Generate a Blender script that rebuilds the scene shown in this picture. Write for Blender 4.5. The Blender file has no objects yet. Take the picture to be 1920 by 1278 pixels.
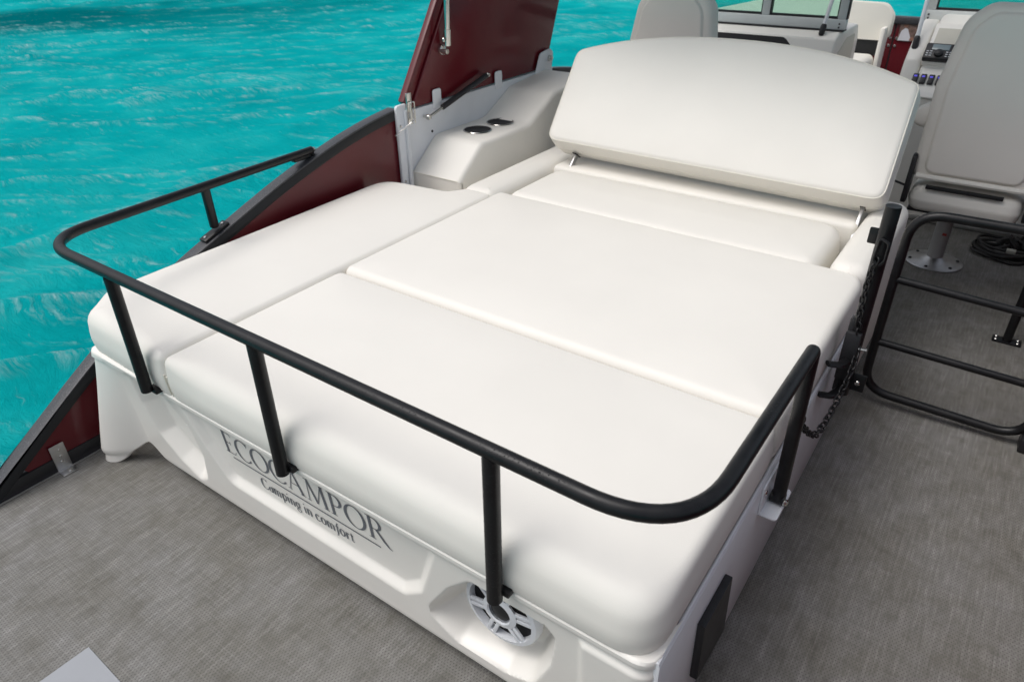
import bpy, bmesh, math, random
import numpy as np
from mathutils import Vector, Matrix
random.seed(4)
R = math.radians
scn = bpy.context.scene
col = scn.collection

# ------------------------------------------------------------------ camera
cam_data = bpy.data.cameras.new('camera')
cam = bpy.data.objects.new('camera', cam_data)
col.objects.link(cam)
yaw, pitch, roll = 0.621563511, 0.550194241, -0.016006083
fwd = Vector((-math.sin(yaw)*math.cos(pitch), math.cos(yaw)*math.cos(pitch), -math.sin(pitch)))
rgt = Vector((math.cos(yaw), math.sin(yaw), 0)); upv = rgt.cross(fwd)
r2 = rgt*math.cos(roll)+upv*math.sin(roll); u2 = -rgt*math.sin(roll)+upv*math.cos(roll)
m = Matrix((r2, u2, -fwd)).transposed().to_4x4()
m.translation = Vector((0, 0, 1.5))
cam.matrix_world = m
cam_data.sensor_width = 36.0
cam_data.lens = 1323.0946*36/1920
cam_data.clip_start = 0.05
cam_data.clip_end = 6000
cam_data.dof.use_dof = True
cam_data.dof.focus_distance = 1.75
cam_data.dof.aperture_fstop = 6.3
scn.camera = cam

# ------------------------------------------------------------------ light
SUN_EL, SUN_AZ = 62.0, 227.0        # azimuth of the sun, clockwise from +y
world = bpy.data.worlds.new('World'); scn.world = world
world.use_nodes = True
wn = world.node_tree.nodes; wl = world.node_tree.links
bg = wn['Background']
sky = wn.new('ShaderNodeTexSky'); sky.sky_type = 'NISHITA'
sky.sun_disc = False
sky.sun_elevation = R(SUN_EL); sky.sun_rotation = R(SUN_AZ)
sky.air_density = 1.0; sky.dust_density = 5.0; sky.ozone_density = 1.0
hs = wn.new('ShaderNodeHueSaturation'); hs.inputs['Saturation'].default_value = 0.46
wl.new(sky.outputs[0], hs.inputs['Color']); wl.new(hs.outputs[0], bg.inputs['Color'])
bg.inputs['Strength'].default_value = 0.147
sd = bpy.data.lights.new('sun', 'SUN'); sd.energy = .84; sd.angle = R(32); sd.color = (.985, .99, 1.0)
sun = bpy.data.objects.new('sun', sd); col.objects.link(sun)
sv = Vector((math.sin(R(SUN_AZ))*math.cos(R(SUN_EL)), math.cos(R(SUN_AZ))*math.cos(R(SUN_EL)), math.sin(R(SUN_EL))))
sun.rotation_euler = sv.to_track_quat('Z', 'Y').to_euler()
sun.location = sv*50
scn.view_settings.view_transform = 'Standard'
scn.view_settings.look = 'None'
scn.view_settings.exposure = 0.0
scn.view_settings.gamma = 1.0
scn.view_settings.use_curve_mapping = False

# ------------------------------------------------------------------ materials
def nodes_of(name):
    mt = bpy.data.materials.new(name); mt.use_nodes = True
    nt = mt.node_tree
    return mt, nt, nt.nodes['Principled BSDF']
def N(nt, typ, **kw):
    n = nt.nodes.new(typ)
    for k, v in kw.items():
        if k in n.inputs: n.inputs[k].default_value = v
        else: setattr(n, k, v)
    return n
def coords(nt, scale=(1, 1, 1), rot=(0, 0, 0)):
    t = N(nt, 'ShaderNodeTexCoord'); mp = N(nt, 'ShaderNodeMapping')
    mp.inputs['Scale'].default_value = scale; mp.inputs['Rotation'].default_value = rot
    nt.links.new(t.outputs['Object'], mp.inputs['Vector'])
    return mp.outputs['Vector']
def bump(nt, bsdf, height, strength, dist, prev=None):
    b = N(nt, 'ShaderNodeBump'); b.inputs['Strength'].default_value = strength; b.inputs['Distance'].default_value = dist
    nt.links.new(height, b.inputs['Height'])
    if prev is not None: nt.links.new(prev, b.inputs['Normal'])
    nt.links.new(b.outputs['Normal'], bsdf.inputs['Normal'])
    return b.outputs['Normal']
def ramp(nt, fac, stops):
    r = N(nt, 'ShaderNodeValToRGB'); cr = r.color_ramp
    while len(cr.elements) > 1: cr.elements.remove(cr.elements[-1])
    cr.elements[0].position = stops[0][0]; cr.elements[0].color = (*stops[0][1], 1)
    for p, c in stops[1:]:
        e = cr.elements.new(p); e.color = (*c, 1)
    nt.links.new(fac, r.inputs['Fac'])
    return r.outputs['Color']
def mix(nt, a, b, fac, blend='MIX'):
    x = N(nt, 'ShaderNodeMix', data_type='RGBA', blend_type=blend)
    for sock, v in ((x.inputs[0], fac), (x.inputs[6], a), (x.inputs[7], b)):
        if hasattr(v, 'is_linked') or hasattr(v, 'links'): nt.links.new(v, sock)
        elif isinstance(v, (int, float)): sock.default_value = v
        else: sock.default_value = (*v, 1)
    return x.outputs[2]
def plain(name, color, rough=.5, metal=0.0, spec=.5, coat=0.0, grain=None, vary=.06, vscale=9):
    mt, nt, b = nodes_of(name)
    v = coords(nt)
    n = N(nt, 'ShaderNodeTexNoise', Scale=vscale, Detail=4.0, Roughness=.6); nt.links.new(v, n.inputs['Vector'])
    c = ramp(nt, n.outputs['Fac'], [(.3, tuple(x*(1-vary) for x in color)), (.7, tuple(min(1, x*(1+vary)) for x in color))])
    nt.links.new(c, b.inputs['Base Color'])
    rr = N(nt, 'ShaderNodeMapRange'); rr.inputs['To Min'].default_value = rough*.85; rr.inputs['To Max'].default_value = min(1, rough*1.2)
    nt.links.new(n.outputs['Fac'], rr.inputs['Value']); nt.links.new(rr.outputs[0], b.inputs['Roughness'])
    b.inputs['Metallic'].default_value = metal
    b.inputs['Specular IOR Level'].default_value = spec
    b.inputs['Coat Weight'].default_value = coat; b.inputs['Coat Roughness'].default_value = .06
    if grain:
        g = N(nt, 'ShaderNodeTexNoise', Scale=grain[0], Detail=3.0); nt.links.new(v, g.inputs['Vector'])
        bump(nt, b, g.outputs['Fac'], grain[1], grain[2])
    return mt
def vinyl(name, color, rough=.48):
    mt, nt, b = nodes_of(name)
    v = coords(nt)
    n = N(nt, 'ShaderNodeTexNoise', Scale=3.0, Detail=5.0); nt.links.new(v, n.inputs['Vector'])
    c = ramp(nt, n.outputs['Fac'], [(.3, tuple(x*.975 for x in color)), (.7, tuple(min(1, x*1.015) for x in color))])
    nt.links.new(c, b.inputs['Base Color'])
    b.inputs['Roughness'].default_value = rough; b.inputs['Specular IOR Level'].default_value = .35
    g = N(nt, 'ShaderNodeTexVoronoi', Scale=420.0); nt.links.new(v, g.inputs['Vector'])
    n1 = bump(nt, b, g.outputs['Distance'], .12, .0008)
    w = N(nt, 'ShaderNodeTexNoise', Scale=7.0, Detail=2.0); nt.links.new(v, w.inputs['Vector'])
    bump(nt, b, w.outputs['Fac'], .30, .006, n1)
    return mt
M = {}
M['vinyl'] = vinyl('vinyl_white', (.82, .795, .735))
M['vinyl_grey'] = vinyl('vinyl_chair', (.80, .76, .70))
M['vinyl_black'] = vinyl('vinyl_black', (.02, .021, .024))
M['piping'] = plain('piping_cream', (.78, .75, .66), .5)
M['gel'] = plain('gelcoat_white', (.85, .825, .77), .34, coat=.12, vary=.015)
M['gel_grey'] = plain('gelcoat_pale_grey', (.66, .69, .66), .35, vary=.03)
M['inset'] = plain('inset_beige', (.55, .53, .46), .5, vary=.04)
M['white_metal'] = plain('white_painted_metal', (.74, .76, .79), .32, vary=.03)
def mat_tube():
    mt, nt, b = nodes_of('black_powder_coat')
    v = coords(nt)
    n = N(nt, 'ShaderNodeTexNoise', Scale=30.0, Detail=4.0); nt.links.new(v, n.inputs['Vector'])
    nt.links.new(ramp(nt, n.outputs['Fac'], [(.35, (.0055, .0055, .0065)), (.7, (.010, .010, .011))]), b.inputs['Base Color'])
    nt.links.new(ramp(nt, n.outputs['Fac'], [(.3, (.28, .28, .28)), (.7, (.46, .46, .46))]), b.inputs['Roughness'])
    b.inputs['Specular IOR Level'].default_value = .34
    d = N(nt, 'ShaderNodeTexVoronoi', Scale=210.0); nt.links.new(v, d.inputs['Vector'])
    w = N(nt, 'ShaderNodeTexNoise', Scale=9.0); nt.links.new(v, w.inputs['Vector'])
    h = mix(nt, ramp(nt, d.outputs['Distance'], [(.0, (1, 1, 1)), (.30, (0, 0, 0))]), ramp(nt, w.outputs['Fac'], [(.45, (0, 0, 0)), (.6, (1, 1, 1))]), 1.0, 'MULTIPLY')
    bump(nt, b, h, .5, .0012)
    return mt
M['black_tube'] = mat_tube()
M['black'] = plain('black_plastic', (.014, .014, .016), .42, vary=.2, vscale=20)
M['rail_black'] = plain('satin_black_rail', (.020, .021, .023), .5, spec=.3, vary=.15)
M['dark_hole'] = plain('dark_recess', (.006, .006, .008), .6, vary=.2)
M['chrome'] = plain('polished_steel', (.62, .61, .58), .18, metal=1.0, vary=.05)
M['alu'] = plain('brushed_aluminium', (.55, .55, .55), .38, metal=1.0, vary=.08, vscale=40)
M['alu_paint'] = plain('silver_painted_metal', (.42, .42, .42), .4, metal=.3, vary=.05)
M['frame_grey'] = plain('grey_window_frame', (.62, .65, .65), .4, metal=0, vary=.04)
M['maroon'] = plain('maroon_gelcoat', (.105, .0075, .0125), .20, spec=.35, coat=.15, vary=.10, vscale=4)
M['print'] = plain('grey_print', (.13, .14, .16), .45, vary=.05)
M['added_canvas'] = plain('grey_canvas', (.18, .18, .19), .8)
M['paper'] = plain('pale_card', (.33, .345, .37), .6, vary=.03)
M['cable'] = plain('black_cable', (.012, .012, .012), .5)
M['plug'] = plain('connector_plastic', (.5, .5, .44), .5)
M['red_print'] = plain('red_print', (.35, .04, .03), .5)
M['view_skin'] = plain('view_tan', (.32, .17, .12), .3, vary=.3, vscale=60)
M['view_white'] = plain('view_white', (.72, .72, .76), .3)
M['view_brown'] = plain('view_brown', (.18, .12, .10), .3, vary=.6, vscale=45)
M['screen'] = plain('display_glass', (.20, .26, .28), .15)

def mat_led():
    mt, nt, b = nodes_of('blue_switch_light')
    b.inputs['Base Color'].default_value = (.08, .08, .5, 1)
    b.inputs['Emission Color'].default_value = (.16, .13, 1, 1); b.inputs['Emission Strength'].default_value = .45
    return mt
M['led'] = mat_led()

def mat_cap():
    mt, nt, b = nodes_of('black_speckled_cap')
    v = coords(nt)
    n = N(nt, 'ShaderNodeTexNoise', Scale=260.0, Detail=3.0); nt.links.new(v, n.inputs['Vector'])
    c = ramp(nt, n.outputs['Fac'], [(.45, (.036, .037, .042)), (.62, (.065, .067, .075)), (.74, (.17, .175, .185))])
    nt.links.new(c, b.inputs['Base Color'])
    b.inputs['Roughness'].default_value = .42
    d = N(nt, 'ShaderNodeTexVoronoi', Scale=120.0); nt.links.new(v, d.inputs['Vector'])
    h = ramp(nt, d.outputs['Distance'], [(.0, (1, 1, 1)), (.32, (0, 0, 0))])
    bump(nt, b, h, .45, .002)
    return mt
M['cap'] = mat_cap()

def mat_deck():
    mt, nt, b = nodes_of('woven_vinyl_deck')
    v = coords(nt)
    # weave: rounded threads running both ways
    sx = N(nt, 'ShaderNodeSeparateXYZ'); nt.links.new(v, sx.inputs[0])
    def mth(op, a, bb=None):
        q = N(nt, 'ShaderNodeMath', operation=op)
        for i, s in enumerate((a, bb)):
            if s is None: continue
            if isinstance(s, (int, float)): q.inputs[i].default_value = s
            else: nt.links.new(s, q.inputs[i])
        return q.outputs[0]
    P = 0.0085
    ux = mth('MULTIPLY', sx.outputs['X'], 1/P); uy = mth('MULTIPLY', sx.outputs['Y'], 1/(P*.8))
    row = mth('FLOOR', uy)
    ux2 = mth('ADD', ux, mth('MULTIPLY', mth('MODULO', mth('ABSOLUTE', row), 2.0), .5))
    cx = mth('ABSOLUTE', mth('SUBTRACT', mth('FRACT', ux2), .5)); cy = mth('ABSOLUTE', mth('SUBTRACT', mth('FRACT', uy), .5))
    gap = mth('ADD', mth('MULTIPLY', cx, 1.9), mth('MULTIPLY', cy, 1.1))     # 0 at a cell's middle
    pit = ramp(nt, gap, [(.0, (1, 1, 1)), (.26, (1, 1, 1)), (.50, (0, 0, 0))])
    vs1 = coords(nt, (11, 150, 1)); vs2 = coords(nt, (150, 8, 1))
    a1 = N(nt, 'ShaderNodeTexNoise', Scale=1.0, Detail=3.0, Roughness=.65); nt.links.new(vs1, a1.inputs['Vector'])
    a2 = N(nt, 'ShaderNodeTexNoise', Scale=1.0, Detail=3.0, Roughness=.65); nt.links.new(vs2, a2.inputs['Vector'])
    big = N(nt, 'ShaderNodeTexNoise', Scale=3.4, Detail=8.0, Roughness=.70); nt.links.new(v, big.inputs['Vector'])
    t1 = ramp(nt, a1.outputs['Fac'], [(.30, (.150, .146, .134)), (.52, (.200, .195, .182)), (.72, (.270, .265, .250))])
    t2 = ramp(nt, a2.outputs['Fac'], [(.30, (.140, .136, .125)), (.52, (.200, .195, .182)), (.72, (.310, .305, .290))])
    c = mix(nt, t1, t2, .6)
    tint = ramp(nt, big.outputs['Fac'], [(.33, (.80, .785, .735)), (.66, (1.06, 1.07, 1.10))])
    c = mix(nt, c, tint, 1.0, 'MULTIPLY')
    md = N(nt, 'ShaderNodeTexNoise', Scale=1.0, Detail=6.0, Roughness=.7); nt.links.new(coords(nt, (22, 14, 1)), md.inputs['Vector'])
    c = mix(nt, c, ramp(nt, md.outputs['Fac'], [(.32, (.78, .77, .74)), (.5, (1, 1, 1)), (.68, (1.16, 1.16, 1.18))]), 1.0, 'MULTIPLY')
    c = mix(nt, c, (.060, .057, .053), mth('MULTIPLY', pit, mth('MULTIPLY', md.outputs['Fac'], 1.05)))
    nt.links.new(c, b.inputs['Base Color'])
    b.inputs['Roughness'].default_value = .62; b.inputs['Specular IOR Level'].default_value = .3
    hh = mth('SUBTRACT', mth('ADD', a1.outputs['Fac'], a2.outputs['Fac']), pit)
    bump(nt, b, hh, .5, .0015)
    return mt
M['deck'] = mat_deck()

def mat_water():
    mt, nt, b = nodes_of('turquoise_water')
    v = coords(nt)
    med = N(nt, 'ShaderNodeTexNoise', Scale=.9, Detail=5.0, Roughness=.6); nt.links.new(v, med.inputs['Vector'])
    base = ramp(nt, med.outputs['Fac'], [(.30, (.002, .305, .325)), (.52, (.004, .375, .390)), (.72, (.018, .44, .445))])
    # deeper water off the port side, clear of the shallows round the boat
    sx = N(nt, 'ShaderNodeSeparateXYZ'); nt.links.new(v, sx.inputs[0])
    bn = N(nt, 'ShaderNodeTexNoise', Scale=.16, Detail=5.0); nt.links.new(v, bn.inputs['Vector'])
    dx = N(nt, 'ShaderNodeMapRange'); dx.inputs['From Min'].default_value = -11.5; dx.inputs['From Max'].default_value = -19
    nt.links.new(sx.outputs['X'], dx.inputs['Value'])
    dm = N(nt, 'ShaderNodeMath', operation='MULTIPLY'); nt.links.new(dx.outputs[0], dm.inputs[0])
    br = N(nt, 'ShaderNodeMapRange'); br.inputs['From Min'].default_value = .40; br.inputs['From Max'].default_value = .58
    nt.links.new(bn.outputs['Fac'], br.inputs['Value']); nt.links.new(br.outputs[0], dm.inputs[1])
    c = mix(nt, base, (.000, .135, .150), dm.outputs[0])
    # thin wisps along the crests: froth, plus sky reflection put in as pale colour
    dist = N(nt, 'ShaderNodeTexNoise', Scale=.8, Detail=2.0); nt.links.new(v, dist.inputs['Vector'])
    off = N(nt, 'ShaderNodeVectorMath', operation='SCALE'); off.inputs['Scale'].default_value = .45
    nt.links.new(dist.outputs['Color'], off.inputs[0])
    add = N(nt, 'ShaderNodeVectorMath', operation='ADD'); nt.links.new(v, add.inputs[0]); nt.links.new(off.outputs[0], add.inputs[1])
    def streak(ang, sl, sc, det):
        mp = N(nt, 'ShaderNodeMapping'); mp.inputs['Rotation'].default_value = (0, 0, R(-ang)); mp.inputs['Scale'].default_value = (sl, sc, 1)
        nt.links.new(add.outputs[0], mp.inputs['Vector'])
        st = N(nt, 'ShaderNodeTexNoise', Scale=1.0, Detail=det, Roughness=.72); nt.links.new(mp.outputs[0], st.inputs['Vector'])
        return st.outputs['Fac']
    fine = N(nt, 'ShaderNodeTexNoise', Scale=7.0, Detail=3.0); nt.links.new(v, fine.inputs['Vector'])
    off2 = N(nt, 'ShaderNodeVectorMath', operation='SCALE'); off2.inputs['Scale'].default_value = .10
    nt.links.new(fine.outputs['Color'], off2.inputs[0])
    add2 = N(nt, 'ShaderNodeVectorMath', operation='ADD'); nt.links.new(add.outputs[0], add2.inputs[0]); nt.links.new(off2.outputs[0], add2.inputs[1])
    add = add2
    s1 = streak(36, 5.0, 30, 9.0); s2 = streak(46, 2.2, 11, 9.0)
    g = N(nt, 'ShaderNodeAttribute', attribute_name='crest')
    def mad(a, k, c_):
        q = N(nt, 'ShaderNodeMath', operation='MULTIPLY_ADD'); q.inputs[1].default_value = k
        nt.links.new(a, q.inputs[0])
        if isinstance(c_, (int, float)): q.inputs[2].default_value = c_
        else: nt.links.new(c_, q.inputs[2])
        return q.outputs[0]
    f = mad(s1, .58, mad(s2, .42, 0.0))
    thin = ramp(nt, f, [(.47, (0, 0, 0)), (.62, (1, 1, 1))])
    loose = ramp(nt, f, [(.57, (0, 0, 0)), (.70, (.6, .6, .6))])
    crest = ramp(nt, g.outputs['Fac'], [(.05, (0, 0, 0)), (.45, (.75, .75, .75)), (.85, (1, 1, 1))])
    foam_glint = mix(nt, mix(nt, thin, crest, 1.0, 'MULTIPLY'), loose, 1.0, 'ADD')
    c = mix(nt, c, (.30, .54, .55), foam_glint)
    nt.links.new(c, b.inputs['Base Color'])
    b.inputs['Roughness'].default_value = .22; b.inputs['IOR'].default_value = 1.33
    b.inputs['Specular IOR Level'].default_value = .0
    r1 = streak(40, 7, 22, 9.0)
    bump(nt, b, r1, .8, .045)
    return mt
M['water'] = mat_water()

def mat_glass():
    mt, nt, b = nodes_of('tinted_window_glass')
    v = coords(nt)
    n = N(nt, 'ShaderNodeTexVoronoi', Scale=90.0); nt.links.new(v, n.inputs['Vector'])
    h = ramp(nt, n.outputs['Distance'], [(.0, (1, 1, 1)), (.22, (0, 0, 0))])
    out = nt.nodes['Material Output']
    tr = N(nt, 'ShaderNodeBsdfTransparent'); tr.inputs['Color'].default_value = (.72, .90, .84, 1)
    gl = N(nt, 'ShaderNodeBsdfGlossy'); gl.inputs['Roughness'].default_value = .03
    bp = N(nt, 'ShaderNodeBump'); bp.inputs['Strength'].default_value = .3; bp.inputs['Distance'].default_value = .002
    nt.links.new(h, bp.inputs['Height']); nt.links.new(bp.outputs[0], gl.inputs['Normal'])
    fr = N(nt, 'ShaderNodeFresnel'); fr.inputs['IOR'].default_value = 1.45
    mx = N(nt, 'ShaderNodeMixShader')
    nt.links.new(fr.outputs[0], mx.inputs[0]); nt.links.new(tr.outputs[0], mx.inputs[1]); nt.links.new(gl.outputs[0], mx.inputs[2])
    nt.links.new(mx.outputs[0], out.inputs['Surface'])
    return mt
M['glass'] = mat_glass()

# ------------------------------------------------------------------ mesh helpers
def link(name, me, mat=None, parent=None, smooth=True):
    if isinstance(me, bmesh.types.BMesh):
        bm = me; bmesh.ops.recalc_face_normals(bm, faces=bm.faces)
        me = bpy.data.meshes.new(name); bm.to_mesh(me); bm.free()
    o = bpy.data.objects.new(name, me); col.objects.link(o)
    if mat is not None and not me.materials: me.materials.append(M[mat] if isinstance(mat, str) else mat)
    if smooth:
        me.polygons.foreach_set('use_smooth', [True]*len(me.polygons))
        try: me.set_sharp_from_angle(angle=R(38))
        except Exception: pass
    if parent is not None: o.parent = parent
    return o
def thing(name, label, cat, loc=(0, 0, 0), group=None):
    o = bpy.data.objects.new(name, None); col.objects.link(o)
    o.empty_display_size = .1
    o['label'] = label; o['category'] = cat
    if group: o['group'] = group
    o['_base'] = tuple(loc)
    return o
def settle(o):
    """move an Empty to the base of its thing, its parts staying where they are"""
    base = Vector(o['_base']); del o['_base']
    o.location = base
    for ch in o.children: ch.location = ch.location - base
def tag(o, label, cat, group=None):
    o['label'] = label; o['category'] = cat
    if group: o['group'] = group
    return o
def struct(o, kind='structure'):
    o['kind'] = kind; return o

def box(bm, x0, x1, y0, y1, z0, z1, bev=0.0, seg=2, mtx=None):
    vs = [bm.verts.new((x, y, z)) for x in (x0, x1) for y in (y0, y1) for z in (z0, z1)]
    fs = [bm.faces.new([vs[i] for i in q]) for q in ((0, 1, 3, 2), (4, 6, 7, 5), (0, 4, 5, 1), (2, 3, 7, 6), (0, 2, 6, 4), (1, 5, 7, 3))]
    bmesh.ops.recalc_face_normals(bm, faces=fs)
    if bev > 0:
        es = list({e for f in fs for e in f.edges})
        r = bmesh.ops.bevel(bm, geom=es, offset=bev, segments=seg, profile=.5, affect='EDGES')
        vs = list({v for f in r['faces'] for v in f.verts} | {v for v in vs if v.is_valid})
    if mtx is not None: bmesh.ops.transform(bm, matrix=mtx, verts=vs)
    return vs
def boxo(name, x0, x1, y0, y1, z0, z1, mat, parent=None, bev=.004, seg=2, mtx=None):
    bm = bmesh.new(); box(bm, x0, x1, y0, y1, z0, z1, bev, seg, mtx)
    return link(name, bm, mat, parent)
def fillet(pts, rad, n=7, closed=False):
    pts = [Vector(p) for p in pts]; out = []
    k = len(pts)
    for i, p in enumerate(pts):
        if not closed and i in (0, k-1): out.append(p); continue
        a = pts[(i-1) % k]; c = pts[(i+1) % k]
        r = rad[i] if isinstance(rad, (list, tuple)) else rad
        d1 = (a-p); d2 = (c-p)
        if r <= 0: out.append(p); continue
        ang = d1.angle(d2)
        if ang > 3.1: out.append(p); continue
        t = min(r/math.tan(ang/2), d1.length*.49, d2.length*.49)
        s = p+d1.normalized()*t; e = p+d2.normalized()*t
        for j in range(n+1):
            q = j/n
            out.append(s*(1-q)**2+p*2*q*(1-q)+e*q*q)
    return out
def tube(bm, pts, r, seg=12, closed=False, caps=True, flat=1.0):
    pts = [Vector(p) for p in pts]; k = len(pts); rings = []
    prev = None
    for i, p in enumerate(pts):
        if closed: t = pts[(i+1) % k]-pts[i-1]
        else: t = pts[min(i+1, k-1)]-pts[max(i-1, 0)]
        t.normalize()
        if prev is None:
            ref = Vector((0, 0, 1)) if abs(t.z) < .9 else Vector((1, 0, 0))
            u = t.cross(ref).normalized()
        else:
            u = prev-t*prev.dot(t); u.normalize()
        prev = u; w = t.cross(u)
        rr = r[i] if isinstance(r, (list, tuple)) else r
        rings.append([bm.verts.new(p+(u*math.cos(a)+w*math.sin(a)*flat)*rr) for a in (2*math.pi*j/seg for j in range(seg))])
    for i in range(k if closed else k-1):
        A = rings[i]; B = rings[(i+1) % k]
        for j in range(seg):
            bm.faces.new((A[j], A[(j+1) % seg], B[(j+1) % seg], B[j]))
    if caps and not closed:
        bm.faces.new(rings[0][::-1]); bm.faces.new(rings[-1])
def tubeo(name, pts, r, mat, parent=None, seg=12, **kw):
    bm = bmesh.new(); tube(bm, pts, r, seg, **kw)
    return link(name, bm, mat, parent)
def lathe(bm, prof, centre=(0, 0, 0), seg=32, mtx=None):
    c = Vector(centre); rings = []; vs = []
    for (r, z) in prof:
        if r < 1e-6: ring = [bm.verts.new(Vector((0, 0, z)))]
        else: ring = [bm.verts.new(Vector((r*math.cos(a), r*math.sin(a), z))) for a in (2*math.pi*j/seg for j in range(seg))]
        rings.append(ring); vs += ring
    for A, B in zip(rings, rings[1:]):
        for j in range(seg):
            j2 = (j+1) % seg
            if len(A) == 1 and len(B) == 1: break
            if len(A) == 1: bm.faces.new((A[0], B[j2], B[j]))
            elif len(B) == 1: bm.faces.new((A[j], A[j2], B[0]))
            else: bm.faces.new((A[j], A[j2], B[j2], B[j]))
    mt = (mtx if mtx is not None else Matrix.Identity(4))
    bmesh.ops.transform(bm, matrix=Matrix.Translation(c) @ mt, verts=vs)
def prism(bm, poly, axis, a0, a1, bev=0.0, seg=2):
    """poly in the two remaining axes, extruded along axis from a0 to a1"""
    def P(u, v, a):
        return {'x': (a, u, v), 'y': (u, a, v), 'z': (u, v, a)}[axis]
    A = [bm.verts.new(P(u, v, a0)) for u, v in poly]; B = [bm.verts.new(P(u, v, a1)) for u, v in poly]
    n = len(poly)
    fs = [bm.faces.new(A), bm.faces.new(B[::-1])]
    caps = list(fs)
    for i in range(n): fs.append(bm.faces.new((A[i], B[i], B[(i+1) % n], A[(i+1) % n])))
    bmesh.ops.recalc_face_normals(bm, faces=fs)
    if bev > 0:
        es = list({e for f in caps for e in f.edges})
        bmesh.ops.bevel(bm, geom=es, offset=bev, segments=seg, profile=.5, affect='EDGES')
def round_poly(pts, rad, n=6):
    q = fillet([(p[0], p[1], 0) for p in pts], rad, n, closed=True)
    return [(p.x, p.y) for p in q]
def resample(poly, step):
    out = []; k = len(poly)
    for i in range(k):
        a = np.array(poly[i]); b = np.array(poly[(i+1) % k]); L = np.hypot(*(b-a)); n = max(1, int(round(L/step)))
        for j in range(n): out.append(tuple(a+(b-a)*j/n))
    return out
def poly_dist(P, poly):
    """signed distance of points to a polygon, negative inside"""
    P = np.asarray(P, float); d = np.full(len(P), 1e9); ins = np.zeros(len(P), bool)
    k = len(poly)
    for i in range(k):
        a = np.array(poly[i], float); b = np.array(poly[(i+1) % k], float); e = b-a
        w = P-a; t = np.clip((w@e)/max(1e-12, e@e), 0, 1)
        q = w-np.outer(t, e); d = np.minimum(d, np.hypot(q[:, 0], q[:, 1]))
        c = ((a[1] <= P[:, 1]) & (P[:, 1] < b[1])) | ((b[1] <= P[:, 1]) & (P[:, 1] < a[1]))
        if abs(b[1]-a[1]) > 1e-12:
            xi = a[0]+(P[:, 1]-a[1])/(b[1]-a[1])*e[0]
            ins ^= c & (P[:, 0] < xi)
    return np.where(ins, -d, d)
def nz(x, y, s=1.0):
    return (math.sin(x*3.1*s+1.3*math.sin(y*2.3*s))+math.sin(y*4.3*s+1.7*math.sin(x*1.9*s+.7)))*.5
def pad(poly, t0, t1, r, crown, mtx=None, step=.035, rb=None, fall=.12, ripple=0.0, er=6, rfun=None):
    """an upholstered slab: outline poly (counter-clockwise), from w=t0 to w=t1, rounded top edge r, puffed by crown"""
    poly = resample(poly, step); P = np.array(poly); k = len(P)
    tg = np.roll(P, -1, 0)-np.roll(P, 1, 0); tg /= np.hypot(tg[:, 0], tg[:, 1])[:, None]
    nrm = np.stack([tg[:, 1], -tg[:, 0]], 1)             # outward for ccw
    rb = r*.5 if rb is None else rb
    RV = np.full(k, float(r))
    if rfun is not None:
        RV = np.array([rfun(x, y) for x, y in P])
    rings = []
    for j in range(5):                                    # bottom edge
        a = math.pi/2*j/4
        rings.append((rb*(1-math.sin(a)), t0+rb*(1-math.cos(a))))
    side = t1-RV-(t0+rb)
    for j in range(1, 4): rings.append((-.004*math.sin(math.pi*j/4), t0+rb+side*j/4))
    for j in range(er+1):
        a = math.pi/2*j/er
        rings.append((RV*(1-math.cos(a)), t1-RV+RV*math.sin(a)))
    verts = []; faces = []
    for inset, w in rings:
        ii = inset if isinstance(inset, np.ndarray) else np.full(k, float(inset)); ww = w if isinstance(w, np.ndarray) else np.full(k, float(w))
        for i in range(k): verts.append((P[i, 0]-nrm[i, 0]*ii[i], P[i, 1]-nrm[i, 1]*ii[i], ww[i]))
    last = P-nrm*RV[:, None]; c = last.mean(0)
    c = np.array([(last[:, 0].min()+last[:, 0].max())/2, (last[:, 1].min()+last[:, 1].max())/2])
    for s in (.97, .93, .88, .8, .7, .58, .44, .28, .12):
        Q = c+(last-c)*s
        for q in Q: verts.append((q[0], q[1], None))
    verts.append((c[0], c[1], None))
    idx = [i for i, v in enumerate(verts) if v[2] is None]
    pts = np.array([[verts[i][0], verts[i][1]] for i in idx])
    d = -poly_dist(pts, [tuple(p) for p in last])
    for i, dd in zip(idx, d):
        x, y = verts[i][:2]
        verts[i] = (x, y, t1+crown*(1-math.exp(-max(0, dd)/fall))+ripple*nz(x, y, 2.2)*(1-math.exp(-max(0, dd)/.05)))
    nr = len(rings)+9
    for a in range(nr-1):
        for i in range(k):
            i2 = (i+1) % k
            faces.append((a*k+i, a*k+i2, (a+1)*k+i2, (a+1)*k+i))
    top = len(verts)-1
    for i in range(k): faces.append(((nr-1)*k+i, (nr-1)*k+(i+1) % k, top))
    faces.append(tuple(range(k))[::-1])
    me = bpy.data.meshes.new('pad'); me.from_pydata(verts, [], faces)
    if mtx is not None: me.transform(mtx)
    me.update()
    return me
def pado(name, poly, t0, t1, r, crown, mat, parent=None, **kw):
    me = pad(poly, t0, t1, r, crown, **kw)
    me.name = name
    o = link(name, me, mat, parent)
    return o
def screw(name, p, r, axis, parent, mat='chrome'):
    bm = bmesh.new()
    rotm = Vector((0, 0, 1)).rotation_difference(Vector(axis)).to_matrix().to_4x4()
    lathe(bm, [(r, 0), (r, r*.35), (r*.7, r*.7), (0, r*.8)], p, 10, rotm)
    return link(name, bm, mat, parent)

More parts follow.
